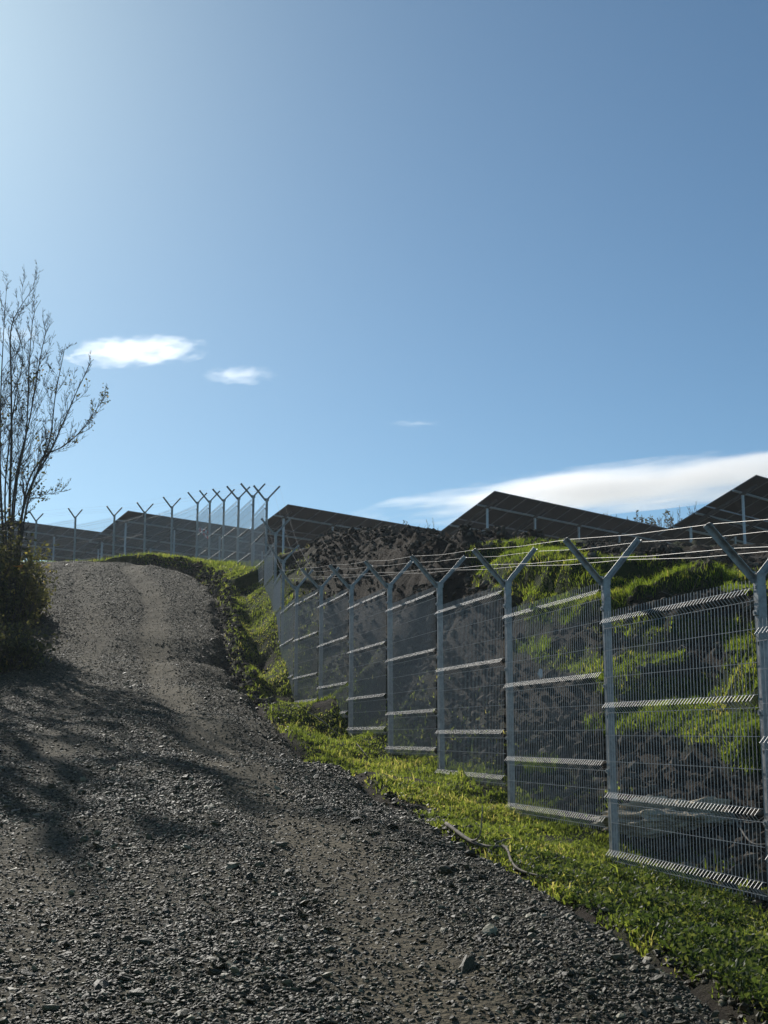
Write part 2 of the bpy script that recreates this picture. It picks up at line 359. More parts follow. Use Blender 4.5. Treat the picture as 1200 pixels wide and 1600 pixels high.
# ------------------------------------------------------------------ stones (merged, uncountable)
import bmesh
def ico(sub=1):
    bm = bmesh.new(); bmesh.ops.create_icosphere(bm, subdivisions=sub, radius=1); V = np.array([v.co[:] for v in bm.verts]); T = np.array([[v.index for v in f.verts] for f in bm.faces]); bm.free(); return V, T
IV, IT = ico(1); IV2, IT2 = ico(2)
def scatter_stones(x, y, z, size, tint, V0, T0, flat=(.25, .6), sink=.25):
    n = len(x); k = len(V0); T = 24; tmpl = []
    for t in range(T):
        v = V0 * (1 + RNG.uniform(-.32, .32, (k, 1))) + RNG.uniform(-.12, .12, (k, 3)); 
        nrm = RNG.normal(size=(3, 3)); nrm /= np.linalg.norm(nrm, axis=1)[:, None]
        for q in nrm:                                    # chop flat facets
            d = v @ q; v = v - np.outer(np.maximum(d - .62, 0), q)
        tmpl.append(v)
    tmpl = np.array(tmpl)[RNG.integers(0, T, n)]
    sc = np.stack([RNG.uniform(.75, 1.35, n), RNG.uniform(.6, 1.0, n), RNG.uniform(*flat, n)], -1) * size[:, None] * .5
    v = tmpl * sc[:, None, :]
    def rot(ax, a):
        c_, s_ = np.cos(a), np.sin(a); R = np.zeros((n, 3, 3)); i, j = [(1, 2), (2, 0), (0, 1)][ax]
        R[:, ax, ax] = 1; R[:, i, i] = c_; R[:, j, j] = c_; R[:, i, j] = -s_; R[:, j, i] = s_; return R
    R = rot(2, RNG.uniform(0, 6.28, n)) @ rot(0, RNG.normal(0, .35, n)) @ rot(1, RNG.normal(0, .35, n))
    v = np.einsum('nij,nkj->nki', R, v) + np.stack([x, y, z + sc[:, 2] * (1 - 2 * sink)], -1)[:, None, :]
    Fc = T0[None] + (np.arange(n) * k)[:, None, None]
    return v.reshape(-1, 3), Fc.reshape(-1, T0.shape[1]), np.repeat(tint, k)
def gravel():
    parts = []
    def batch(n, ya, yb, lo, hi, pw, edge=False, V0=IV, T0=IT, lim=1.0, base=.45):
        u = RNG.uniform(0, 1, n); y = ya * (yb / ya) ** u if ya > 0 else u * yb
        s = RNG.uniform(-WROAD, .12, n) if not edge else RNG.normal(.05, .24, n)
        x = XR(y) + s; px, py = proj(x, y, height(x, y, False)); tm = track_m(x, y)
        keep = (px > -80) & (px < 1280) & (RNG.uniform(0, 1, n) > .78 * tm * lim) & (RNG.uniform(-.5, .8, n) < fbm(x * .8, y * .6, 151, 4) + base)
        x, y, s = x[keep], y[keep], s[keep]; m = len(x)
        size = lo + (hi - lo) * RNG.uniform(0, 1, m) ** pw
        parts.append(scatter_stones(x, y, np.maximum(road_z(x, y, s), height(x, y) if edge else -99), size, RNG.uniform(0, 1, m) ** 1.5, V0, T0))
    batch(190000, 4.6, 13, .006, .034, 2.4, lim=.85, base=.75)
    batch(6000, 4.6, 14, .025, .065, 2.4)
    batch(260, 4.6, 13, .06, .11, 2.2, V0=IV2, T0=IT2)
    batch(170000, 11, 42, .010, .042, 2.2, lim=1.0, base=.7)
    batch(1500, 11, 42, .04, .09, 2.4)
    batch(7000, 5, 36, .012, .08, 2.6, edge=True)
    off = 0; Vs = []; Fs = []; Ts = []
    for v, f, t in parts: Vs.append(v); Fs.append(f + off); Ts.append(t); off += len(v)
    return np.concatenate(Vs), np.concatenate(Fs), np.concatenate(Ts)
gv, gf, gt = gravel()
o = link('gravel', npmesh('gravel', gv, gf, {'tint': gt}), M_STONE); tag(o, 'loose grey crushed stone scattered over the track', 'gravel', kind='stuff')
def clods():
    n = 170000; y = 8.5 * 4 ** RNG.uniform(0, 1, n) ; x = RNG.uniform(-4, 10, n); i = inside(x, y); z = height(x, y)
    px, py = proj(x, y, z); g = grass_mask(px, py)
    k = (i > .3) & (i < 11) & (px < 1280) & (px > 380) & (RNG.uniform(-.3, .6, n) < fbm(x, y, 161, 3) + .42) & (RNG.uniform(0, 1, n) > g * 1.5)
    x, y, z = x[k], y[k], z[k]; size = .015 + .16 * RNG.uniform(0, 1, len(x)) ** 5.5
    return scatter_stones(x, y, z, size, RNG.uniform(0, 1, len(x)), IV, IT, (.5, .9), .3)
cv, cf, ct_ = clods()
o = link('soil_clods', npmesh('soil_clods', cv, cf, {'tint': ct_}), M_CLOD); tag(o, 'dark crumbly soil clods lying on the bank behind the fence', 'soil', kind='stuff')
def stalks():
    n = 2600; y = 8.8 * 3.6 ** RNG.uniform(0, 1, n); x = RNG.uniform(-4, 9, n); i = inside(x, y); z = height(x, y); px, py = proj(x, y, z); g = grass_mask(px, py)
    k = (i > .3) & (px > 420) & (px < 1280) & (i < 9) & (g < .3); mb = MB()
    for a, b, c_ in zip(x[k], y[k], z[k]):
        L = random.uniform(.08, .45); d = Vector((random.gauss(0, 1), random.gauss(0, .8), random.gauss(.1, .5))).normalized(); p0 = Vector((a, b, c_ + .01)); p1 = p0 + d * L * .5 + Vector((0, 0, .06 * random.random())); p2 = p0 + d * L + Vector((random.gauss(0, .04), 0, random.gauss(0, .05)))
        mb.tube([p0, p1, p2], [.0045, .0035, .002], 3, False)
    return mb
o = stalks().build('dry_stalks', M_WOOD); tag(o, 'thin dry stalks and rootlets sticking out of the bare soil', 'dry stalks', kind='stuff')
def cutclods():
    n = 2600; y = RNG.uniform(22, 40, n); s = RNG.uniform(-.12, .34, n); x = XR(y) + s; z = height(x, y)
    k = RNG.uniform(0, 1, n) > sst(.2, .5, s); x, y, z = x[k], y[k], z[k]
    return scatter_stones(x, y, z, .02 + .15 * RNG.uniform(0, 1, len(x)) ** 3, RNG.uniform(.2, .9, len(x)), IV, IT, (.5, .9), .3)
cv, cf, ct_ = cutclods()
o = link('bank_edge_soil', npmesh('bank_edge_soil', cv, cf, {'tint': ct_}), M_CLOD); tag(o, 'dark broken earth along the cut edge of the upper grass bank', 'soil', kind='stuff')

def leaf_mesh(pts, lo, hi, tl):
    pts = np.array([tuple(p) for p in pts]); n = len(pts); s = RNG.uniform(lo, hi, n)
    a = RNG.normal(size=(n, 3)); a /= np.linalg.norm(a, axis=1)[:, None]; b = np.cross(a, RNG.normal(size=(n, 3))); b /= np.linalg.norm(b, axis=1)[:, None]; nn = np.cross(a, b)
    A = a * s[:, None]; B = b * (s * .33)[:, None]; Nn = nn * (s * .12)[:, None]
    V = np.stack([pts, pts + A * .5 + B + Nn, pts + A, pts + A * .5 - B + Nn], 1).reshape(-1, 3); o = (np.arange(n) * 4)[:, None]
    return V, np.concatenate([o + [[0, 1, 2]], o + [[0, 2, 3]]], 0), np.repeat(RNG.uniform(0, 1, n) ** tl, 4)
# ------------------------------------------------------------------ grass
def blades(x, y, z, L, W, tint, lean=.5):
    n = len(x); a = RNG.uniform(0, 6.283, n); b = RNG.uniform(0, 6.283, n); ln = np.abs(RNG.normal(0, lean, n)) + .08
    d = np.stack([np.cos(a), np.sin(a), np.zeros(n)], -1); w = np.stack([np.cos(b), np.sin(b), np.zeros(n)], -1) * (W / 2)[:, None]
    p = np.stack([x, y, z - .008], -1); up = np.array([0, 0, 1.0])
    m = p + (d * (ln * .35)[:, None] + up) * (L * .55)[:, None]; t = p + (d * ln[:, None] + up * (1 - .25 * np.minimum(ln, 1.5))[:, None]) * L[:, None]
    V = np.stack([p - w, p + w, m + w * .8, m - w * .8, t], 1).reshape(-1, 3)
    o = (np.arange(n) * 5)[:, None]; Fc = np.concatenate([o + [[0, 1, 2]], o + [[0, 2, 3]], o + [[3, 2, 4]]], 0)
    return V, Fc, np.repeat(tint, 5)
def merge(parts):
    off = 0; Vs = []; Fs = []; Ts = []
    for v, f, t in parts: Vs.append(v); Fs.append(f + off); Ts.append(t); off += len(v)
    return np.concatenate(Vs), np.concatenate(Fs), np.concatenate(Ts)
def clump_tint(x, y, seed): return np.clip(.45 + .55 * fbm(x * 1.7, y * 1.7, seed, 3) + RNG.normal(0, .27, len(x)), 0, 1)
def verge():
    parts = []
    for n, ya, yb in ((150000, 5, 14), (130000, 11, 40)):
        u = RNG.uniform(0, 1, n); y = ya * (yb / ya) ** u; s = RNG.uniform(-.2, 3.4, n); x = XR(y) + s; i = inside(x, y)
        m = verge_m(x, y, s, i) * (1 - .75 * sst(-.1, .5, i)); z = height(x, y); px, py = proj(x, y, z)
        k = (RNG.uniform(0, 1, n) < m) & (px < 1260) & (RNG.uniform(0, 1, n) < .25 + 1.3 * vnoise(x * 5, y * 5, 171)); x, y, z = x[k], y[k], z[k]
        cl = vnoise(x * 3.1, y * 3.1, 172)
        L = (.02 + .055 * cl * RNG.uniform(.5, 1.3, len(x))) * (1 + .25 * (y > 14)) * np.where(RNG.uniform(0, 1, len(x)) > .965, 2.1, 1); W = RNG.uniform(.005, .013, len(x)) * (1 + y / 26)
        parts.append(blades(x, y, z, L, W, clump_tint(x, y, 173), .9))
    return merge(parts)
def bank():
    n = 520000; u = RNG.uniform(0, 1, n); y = 10 * (34 / 10) ** u; x = RNG.uniform(-1, 10, n); z = height(x, y); m = bank_m(x, y, z); px, py = proj(x, y, z)
    k = (RNG.uniform(0, 1, n) < m) & (px < 1290) & (RNG.uniform(0, 1, n) < .2 + 1.4 * vnoise(x * 3, y * 3, 181)); x, y, z = x[k], y[k], z[k]
    cl = vnoise(x * 2.3, y * 2.3, 182)
    return blades(x, y, z, .04 + .10 * cl * RNG.uniform(.5, 1.3, len(x)), RNG.uniform(.006, .011, len(x)), clump_tint(x, y, 183), .8)
def hillgrass():
    n = 110000; y = RNG.uniform(36, 56, n); x = RNG.uniform(-17, -1, n); s = x - XR(y); i = inside(x, y); z = height(x, y); m = hill_m(x, y, s, i)
    k = RNG.uniform(0, 1, n) < m; x, y, z = x[k], y[k], z[k]
    return blades(x, y, z, RNG.uniform(.05, .16, len(x)), RNG.uniform(.012, .022, len(x)), clump_tint(x, y, 191), .7)
def leftgrass():
    n = 60000; y = RNG.uniform(9, 42, n); s = RNG.uniform(-9, -WROAD + .2, n); x = XR(y) + s; z = height(x, y); m = left_m(x, y, s); px, py = proj(x, y, z)
    k = (RNG.uniform(0, 1, n) < m) & (px > -120); x, y, z = x[k], y[k], z[k]
    return blades(x, y, z, RNG.uniform(.06, .28, len(x)), RNG.uniform(.010, .018, len(x)), clump_tint(x, y, 201), .8)
def weeds():
    n = 26000; y = 5.2 * (10.5 / 5.2) ** RNG.uniform(0, 1, n); s = RNG.uniform(.05, 1.7, n); x = XR(y) + s; z = height(x, y); px, py = proj(x, y, z); cl = vnoise(x * 2.4, y * 2.4, 211)
    k = (px < 1260) & (cl + RNG.normal(0, .1, n) > .45); x, y, z, cl = x[k], y[k], z[k], cl[k]
    pts = np.stack([x, y, z + RNG.uniform(.0, .13, len(x)) * cl], -1); return leaf_mesh(pts, .02, .05, 1.2)
for nm, fn, mt, lb in (('verge_grass', verge, M_GRASS, 'short bright green grass strip between the gravel track and the fence'),
                       ('verge_weeds', weeds, M_WEED, 'low dark broad leaved weeds among the near verge grass'),
                       ('bank_grass', bank, M_BGRASS, 'tufted lush grass growing in ledges on the bank behind the fence'),
                       ('hilltop_grass', hillgrass, M_GRASS, 'thin grass along the crest at the foot of the hilltop fence'),
                       ('roadside_grass', leftgrass, M_GRASS, 'shaded rough grass below the bush beside the track')):
    v, f, t = fn(); o = link(nm, npmesh(nm, v, f, {'tint': t}), mt); tag(o, lb, 'grass', kind='stuff')

# ------------------------------------------------------------------ fence
PH = 2.03
def panel_mesh():
    L = PITCHM - .05; mb = MB(); y0 = -.045
    folds = [.03, .73, 1.46, 1.92]                       # distance of each fold's top below the panel top
    def prof():
        pts = [(0, y0, .028)]
        for f in folds:
            pts += [(0, y0, -f), (0, y0 - .036, -f - .042), (0, y0, -f - .084)]
        pts += [(0, y0, -PH)]
        return pts
    pr = prof(); nw = 50
    for i in range(nw):
        x = .025 + L * (i + .5) / nw
        mb.tube([(x, b, c_) for a, b, c_ in pr], .0024, 4, False)
    zs = []
    for f in folds: zs += [(-f, 0), (-f - .084, 0)]
    zs += [(-.30, 0), (-.52, 0), (-1.0, 0), (-1.21, 0), (-1.70, 0)]
    for z, dy in zs:
        r = .0028
        mb.tube([(.012, y0 + dy + .006, z), (.025 + L + .012, y0 + dy + .006, z)], r, 4)
    return mb.mesh('mesh_panel')
PANEL = panel_mesh(); PANEL.materials.append(M_WIRE)
def post_mesh():
    mb = MB(); mb.box((0, 0, -1.3), (.06, .06, 2.6)); mb.box((0, 0, .006), (.068, .068, .012))
    for z in (-.08, -.45, -1.15, -1.75): mb.box((.0, .033, z), (.018, .008, .018))
    return mb.mesh('post')
POST = post_mesh(); POST.materials.append(M_GALV)
def arm_mesh(sgn):
    """angle-iron arm leaning out across the fence (local y), 0.46 m long, with slotted edge"""
    mb = MB(); d = Vector((0, sgn * .66, .75)).normalized(); a = Vector((0, sgn * .012, -.03)); b = a + d * .50
    mb.beam(a, b, .042, .005, up=(0, -sgn * .75, .66)); 
    off = Vector((.0185, 0, 0)); n = d.cross(Vector((1, 0, 0))).normalized() * (.02)
    mb.beam(a + off + n, b + off + n, .005, .042, up=(0, -sgn * .75, .66))
    for t in (.26, .47): mb.box(a + d * t + Vector((0, 0, .006)), (.03, .016, .016))
    mb.box(a + d * .03 + Vector((.026, 0, 0)), (.012, .05, .07)); mb.box(a + d * .03 + Vector((.035, 0, .012)), (.012, .014, .014))
    return mb.mesh('bracket_arm')
ARM = {s: arm_mesh(s) for s in (1, -1)}
for m_ in ARM.values(): m_.materials.append(M_GALV)
def clip_mesh():
    mb = MB()
    mb.box((0, -.036, 0), (.05, .014, .035)); mb.box((0, -.048, 0), (.016, .012, .016))
    return mb.mesh('clamp')
CLIP = clip_mesh(); CLIP.materials.append(M_GALV)
def fence(name, label, tops, panel_dz, group=None, skip_first=False, drop=None):
    root = empty(name, (tops[0].x, tops[0].y, tops[0].z - HPOST)); tag(root, label, 'fence', group); inv = -Vector(root.location)
    arms_l, arms_r = [], []
    for i, p in enumerate(tops):
        j = min(i, len(tops) - 2); d = tops[j + 1] - tops[j]
        if 0 < i < len(tops) - 1: d = tops[i + 1] - tops[i - 1]
        ang = math.atan2(d.y, d.x); Mz = Matrix.Rotation(ang, 4, 'Z')
        arms_l.append((p, Mz)); 
        if skip_first and i == 0: continue
        o = bpy.data.objects.new('post', POST); COL.objects.link(o); o.parent = root; o.location = p + inv; o.rotation_euler = (random.uniform(-.006, .006), random.uniform(-.006, .006), ang)
        for s in (1, -1):
            a = bpy.data.objects.new('bracket_arm', ARM[s]); COL.objects.link(a); a.parent = o; a.rotation_euler = (random.uniform(-.03, .03), 0, 0)
        for zc in (-.25, -.9, -1.6):
            k = bpy.data.objects.new('clamp', CLIP); COL.objects.link(k); k.parent = o; k.location = (0, 0, zc); k.rotation_euler = (0, 0, math.pi)
    for i in range(len(tops) - 1):
        a, b = tops[i], tops[i + 1]; d = b - a; L = math.hypot(d.x, d.y); ang = math.atan2(d.y, d.x)
        o = bpy.data.objects.new('mesh_panel', PANEL); COL.objects.link(o); o.parent = root
        o.location = Vector((a.x, a.y, min(a.z, b.z) - panel_dz if drop is None else a.z + drop(i))) + inv
        o.rotation_euler = (random.uniform(-.004, .004), random.uniform(-.003, .003), ang); o.scale = (L / PITCHM, -1, 1)
    for s in (1, -1):
        for t in (.26, .47):
            mb = MB(); pts = []
            for i, (p, Mz) in enumerate(arms_l):
                d = Vector((0, s * .66, .75)).normalized(); q = p + Mz @ (Vector((0, s * .012, -.03)) + d * t); pts.append(q + inv + Vector((0, 0, .008)))
                if i < len(arms_l) - 1:
                    p2, M2 = arms_l[i + 1]; q2 = p2 + M2 @ (Vector((0, s * .012, -.03)) + d * t)
                    pts.append((q + q2) / 2 + inv + Vector((0, 0, -.006 - .006 * random.random())))
            mb.tube(pts, .0013, 5); mb.build('top_wire', M_GALV, root)
    return root
fence('mesh_fence', 'grey welded mesh fence with angled wire arms along the grass verge of the track', NEAR, .055)
fence('mesh_fence', 'steep run of mesh fence seen edge on, climbing the dirt heap from the corner', STEEP, .25, skip_first=True)
fence('mesh_fence', 'distant mesh fence with many forked posts curving along the hilltop crest', HILL, .10, skip_first=True)

# ------------------------------------------------------------------ solar tables
MODW, MODL = 1.134, 2.278
def module_mesh():
    mb = MB(); return mb
def make_module():
    mb = MB(); mb.box((MODW / 2, MODL / 2, 0), (MODW - .06, MODL - .06, .006)); return mb.mesh('module')
MODM = make_module(); MODM.materials.append(M_PV)
def frame_mesh():
    mb = MB(); w = MODW - .012; 
    for y in (.011 + .015, MODL - .026): mb.box((MODW / 2, y, 0), (w, .03, .034))
    for x in (.026, MODW - .026): mb.box((x, MODL / 2, 0), (.03, MODL - .082, .034))
    return mb.mesh('module_frame')
FRM = frame_mesh(); M_FRAME = m_plain('dark_module_frame', (.11, .115, .125), (.17, .175, .185), 8, .45, .1, .001, .5); FRM.materials.append(M_FRAME)
JB = MB(); JB.box((MODW / 2, MODL / 2, -.016), (.09, .07, .022))
JBM = JB.mesh('junction_box'); JBM.materials.append(M_PV)
M_DARK = m_steel('dull_dark_steel', (.05, .051, .054), (.08, .081, .084), .3, .6)  # even dark steel that keeps rafters and braces from standing out
TILT = math.radians(23)
def table(apex, n, label, tilt=TILT):
    root = empty('solar_table', apex - Vector((0, 0, 2.95)), math.atan2(ROWD.y, ROWD.x)); tag(root, label, 'solar panels', 'rows of solar panels on the hill')
    # local: x along the row, y away from the viewer (down the slope), z up; high edge at y=0, z=2.95
    d = Vector((0, math.cos(tilt), -math.sin(tilt)))
    for i in range(n):
        for j in range(2):
            o = bpy.data.objects.new('module', MODM); COL.objects.link(o); o.parent = root
            o.location = Vector((i * (MODW + .012), 0, 2.95)) + d * (j * (MODL + .02)); o.rotation_euler = (-tilt, 0, 0)
            f = bpy.data.objects.new('module_frame', FRM); COL.objects.link(f); f.parent = o
            f2 = bpy.data.objects.new('junction_box', JBM); COL.objects.link(f2); f2.parent = o
    L = n * (MODW + .012); nd = Vector((0, -math.sin(tilt), -math.cos(tilt)))
    for t in (1.05, 2.75, 3.8):
        a = Vector((-.05, 0, 2.95)) + d * t + nd * .06; mb = MB(); mb.beam(a, a + Vector((L + .1, 0, 0)), .05, .075, up=-nd); mb.build('purlin', M_ALU, root)
    k = 0.5
    while k < L:
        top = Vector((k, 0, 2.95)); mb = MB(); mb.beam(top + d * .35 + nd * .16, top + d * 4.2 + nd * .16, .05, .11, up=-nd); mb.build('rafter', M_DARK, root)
        for t in (1.0, 3.4):
            q = top + d * t + nd * .2; mb = MB(); mb.beam(q, (q.x, q.y, -1.2), .09, .07, up=(0, 1, 0)); mb.build('leg', M_ALU, root)
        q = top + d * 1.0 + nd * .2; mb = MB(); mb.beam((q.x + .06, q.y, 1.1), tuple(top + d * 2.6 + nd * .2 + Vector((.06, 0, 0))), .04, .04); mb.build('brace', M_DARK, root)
        k += 3.44
    return root
for a, n, lb, tl in zip(APEX, (26, 26, 26, 26, 26),
        ('tilted solar panel row nearest the right edge of the photo, above the grassy bank',
         'tilted solar panel row peaking against the long white cloud, above the grass patch',
         'tilted solar panel row rising just behind the dirt heap and the steep fence run',
         'tilted solar panel row behind the posts of the hilltop fence, its peak in view',
         'farthest solar panel row beside the bare tree, its peak near the left edge'), (23, 25, 22, 21, 21)):
    table(a, n, lb, math.radians(tl))

# ------------------------------------------------------------------ bare tree
def smooth_path(pts, k=5):
    pts = [Vector(p) for p in pts]; out = []
    for i in range(len(pts) - 1):
        p0 = pts[max(i - 1, 0)]; p1 = pts[i]; p2 = pts[i + 1]; p3 = pts[min(i + 2, len(pts) - 1)]
        for j in range(k):
            t = j / k; out.append(.5 * ((2 * p1) + (p2 - p0) * t + (2 * p0 - 5 * p1 + 4 * p2 - p3) * t * t + (3 * p1 - p0 - 3 * p2 + p3) * t ** 3))
    return out + [pts[-1]]
def grow_twigs(mb, path, r0, depth, rnd, leafpts, spread, step, lmul, rmin=.0028):
    """side shoots along a path"""
    L = sum((path[i + 1] - path[i]).length for i in range(len(path) - 1)); acc = 0; nxt = L * .16
    for i in range(len(path) - 1):
        seg = path[i + 1] - path[i]; acc += seg.length
        while acc > nxt and nxt < L * .99:
            t = nxt / L; d = seg.normalized(); side = Vector((rnd.gauss(0, 1), rnd.gauss(0, 1), rnd.gauss(.25, .7))); side -= d * side.dot(d); side.normalize()
            ang = rnd.uniform(.3, .8) * spread; dirv = (d * math.cos(ang) + side * math.sin(ang)).normalized()
            ln = L * lmul * (1.15 - .75 * t) * rnd.uniform(.5, 1.25); q = path[i].copy(); sub = [q.copy()]; n = 5 if depth > 1 else 4
            for k in range(n):
                dirv = (dirv + Vector((rnd.gauss(0, .13), rnd.gauss(0, .13), rnd.gauss(.12, .1)))).normalized(); q = q + dirv * ln / n; sub.append(q.copy())
            r = r0 * (1 - .75 * t) * .5; rr = [max(r * (1 - .85 * k / n), rmin) for k in range(n + 1)]
            mb.tube(sub, rr, 4 if depth > 1 else 3, False)
            if depth > 1: grow_twigs(mb, sub, r, depth - 1, rnd, leafpts, spread, step * 2.1, lmul * 1.25, rmin)
            for k in range(1, n + 1):
                leafpts.append(sub[k])
            nxt += step * L * rnd.uniform(.6, 1.4)
def bare_tree(loc, stems, r0, label, leaves=1, group=None, steps=(.055, .42), depth=2, leaf_range=None, seed=1, name='bare_tree', leafsz=(.05, .10), mleaf=None, rmin=.0028):
    rnd = random.Random(seed); root = empty(name, loc); tag(root, label, 'tree', group); lp = []; off = -Vector(loc)
    tr = MB(); tw = MB()
    for st, rk in stems:
        path = [p + off for p in smooth_path([Vector(q) + Vector((rnd.gauss(0, .03), rnd.gauss(0, .05), 0)) * (1 if i else 0) for i, q in enumerate(st)], 5)]
        n = len(path); tr.tube(path, [max(r0 * rk * (1 - .9 * i / (n - 1)), .004) for i in range(n)], 7)
        grow_twigs(tw, path[n // 6:], r0 * rk * .8, depth, rnd, lp, 1.0, steps[0], steps[1] * .6, rmin)
    tr.build('trunk', M_BARK, root, True); tw.build('branches', M_BARK, root)
    if leaves:
        sel = [p for p in lp if (leaf_range is None or leaf_range(p - off)) and rnd.random() < leaves]
        pts = []
        for p in sel:
            for _ in range(rnd.randint(2, 5)): pts.append(p + Vector((rnd.gauss(0, .05), rnd.gauss(0, .05), rnd.gauss(0, .05))))
        if pts:
            v, f, t = leaf_mesh(pts, leafsz[0], leafsz[1], 1.4); link('leaves', npmesh('leaves', v, f, {'tint': t}), mleaf or M_LEAF, root)
    return root
TY = 28.5
tb = P(18, 950, TY); tb.z = H1(tb.x, tb.y) - .1
def st(pts, dy): return [tb + Vector((random.uniform(-.1, .1), random.uniform(-.1, .1), 0))] + [P(px, 960 - (960 - py) * .965, TY + dy * (i + 1) / len(pts)) for i, (px, py) in enumerate(pts)]
STEMS = [(st([(33, 812), (54, 742), (74, 697), (99, 647), (124, 585), (143, 556)], -.6), 1.0),
         (st([(36, 812), (66, 712), (95, 689), (120, 672), (144, 647), (161, 606)], .5), .7),
         (st([(16, 792), (18, 689), (16, 585), (18, 503), (31, 466), (60, 421)], .3), 1.0),
         (st([(25, 771), (37, 668), (45, 565), (54, 482), (64, 452)], -.9), .7),
         (st([(20, 771), (49, 647), (66, 544), (74, 503), (84, 485)], .9), .7),
         (st([(37, 771), (74, 689), (87, 606), (97, 544), (102, 520)], .1), .7),
         (st([(41, 800), (62, 770), (82, 763), (107, 759)], -.4), .45),
         (st([(2, 780), (0, 640), (6, 520), (10, 425)], .7), .9),
         (st([(-8, 780), (-25, 640), (-30, 520), (-25, 440)], -.7), .9),
         (st([(-20, 800), (-60, 680), (-85, 580), (-95, 500)], .2), .9),
         (st([(-30, 820), (-90, 730), (-130, 650), (-150, 590)], .9), .8),
         (st([(8, 800), (10, 700), (30, 600), (36, 540), (20, 470)], -1.3), .7)]
bare_tree(tuple(tb), STEMS, .036, 'almost bare many-stemmed tree at the left edge, standing above the track', .008, leaf_range=lambda p: 566 < proj(*p)[1] < 820 , seed=3, depth=3, steps=(.046, .50), leafsz=(.045, .09))

# ------------------------------------------------------------------ bushes on the left roadside
def bush(loc, R, Hh, n, label, seed, group):
    rnd = random.Random(seed); root = empty('bush', loc); tag(root, label, 'bush', group); tr = MB(); pts = []
    for i in range(n):
        a = rnd.uniform(0, 6.283); rr = R * math.sqrt(rnd.random()); b = Vector((rr * .55 * math.cos(a), rr * .55 * math.sin(a), -.1))
        h = Hh * rnd.uniform(.45, 1.0) * (1 - .35 * rr / R); e = Vector((rr * 1.1 * math.cos(a), rr * 1.1 * math.sin(a), h)); m = (b + e) / 2 + Vector((rnd.gauss(0, .08), rnd.gauss(0, .08), h * .15))
        path = smooth_path([b, m, e], 4); tr.tube(path, [.009 * (1 - .8 * k / (len(path) - 1)) + .002 for k in range(len(path))], 4)
        for p in path[2:]:
            for _ in range(rnd.randint(4, 9)): pts.append(p + Vector((rnd.gauss(0, .10), rnd.gauss(0, .10), rnd.gauss(0, .09))))
        for _ in range(3):
            p = path[rnd.randint(3, len(path) - 1)]; q = p + Vector((rnd.gauss(0, .25), rnd.gauss(0, .25), rnd.uniform(.0, .35))); tr.tube([p, (p + q) / 2 + Vector((0, 0, .03)), q], [.005, .004, .002], 3)
            for t in (.5, .8, 1): pts.append(p.lerp(q, t))
    tr.build('stems', M_BARK, root); v, f, t = leaf_mesh(pts, .04, .12, 1.8); link('foliage', npmesh('foliage', v, f, {'tint': t}), M_BUSH, root); return root
M_BUSH = m_leafy('bush_leaf', [(0, (.055, .058, .034)), (.6, (.105, .105, .056)), (.93, (.16, .15, .075)), (1, (.38, .29, .09))], .45)
def at_road(px, Y, dz=0):
    x = (px - 600) / F * Y; return (x, Y, H1(x, Y) + dz)
bush(at_road(-2, 28.0), .85, 3.2, 140, 'tall leafy bush around the foot of the bare tree', 21, 'bushes on the roadside')
bush(at_road(36, 31.5), .55, 1.15, 70, 'low dark bush right at the bend of the gravel track', 22, 'bushes on the roadside')
bush(at_road(-5, 25.0), .9, 1.0, 80, 'low sprawling bush nearest the camera, below the bare tree', 23, 'bushes on the roadside')
bush(at_road(-70, 29.5), 1.5, 2.6, 130, 'bush largely out of the frame behind the bare tree', 24, 'bushes on the roadside')

# ------------------------------------------------------------------ roadside tree out of frame that throws the shade over the track
def big_tree(loc, h, label, seed, leaves=.5):
    rnd = random.Random(seed); loc = Vector(loc); stems = []
    for i in range(9):
        a = rnd.uniform(0, 6.283); r = h * rnd.uniform(.12, .34); top = loc + Vector((r * math.cos(a), r * math.sin(a), h * rnd.uniform(.7, 1)))
        m1 = loc + Vector((r * .15 * math.cos(a), r * .15 * math.sin(a), h * .3)); m2 = loc.lerp(top, .7) + Vector((0, 0, h * .06))
        stems.append(([loc, m1, m2, top], 1 if i < 2 else .7))
    return bare_tree(tuple(loc), stems, .11, label, leaves, seed=seed, depth=3, steps=(.07, .45), leafsz=(.07, .15))
big_tree(at_road(-200, 33, -.1), 11, 'tall leafy roadside tree beyond the left edge', 41, .35)
big_tree(at_road(-330, 28, -.1), 10, 'spreading roadside tree farther along beyond the left edge', 42, .35)

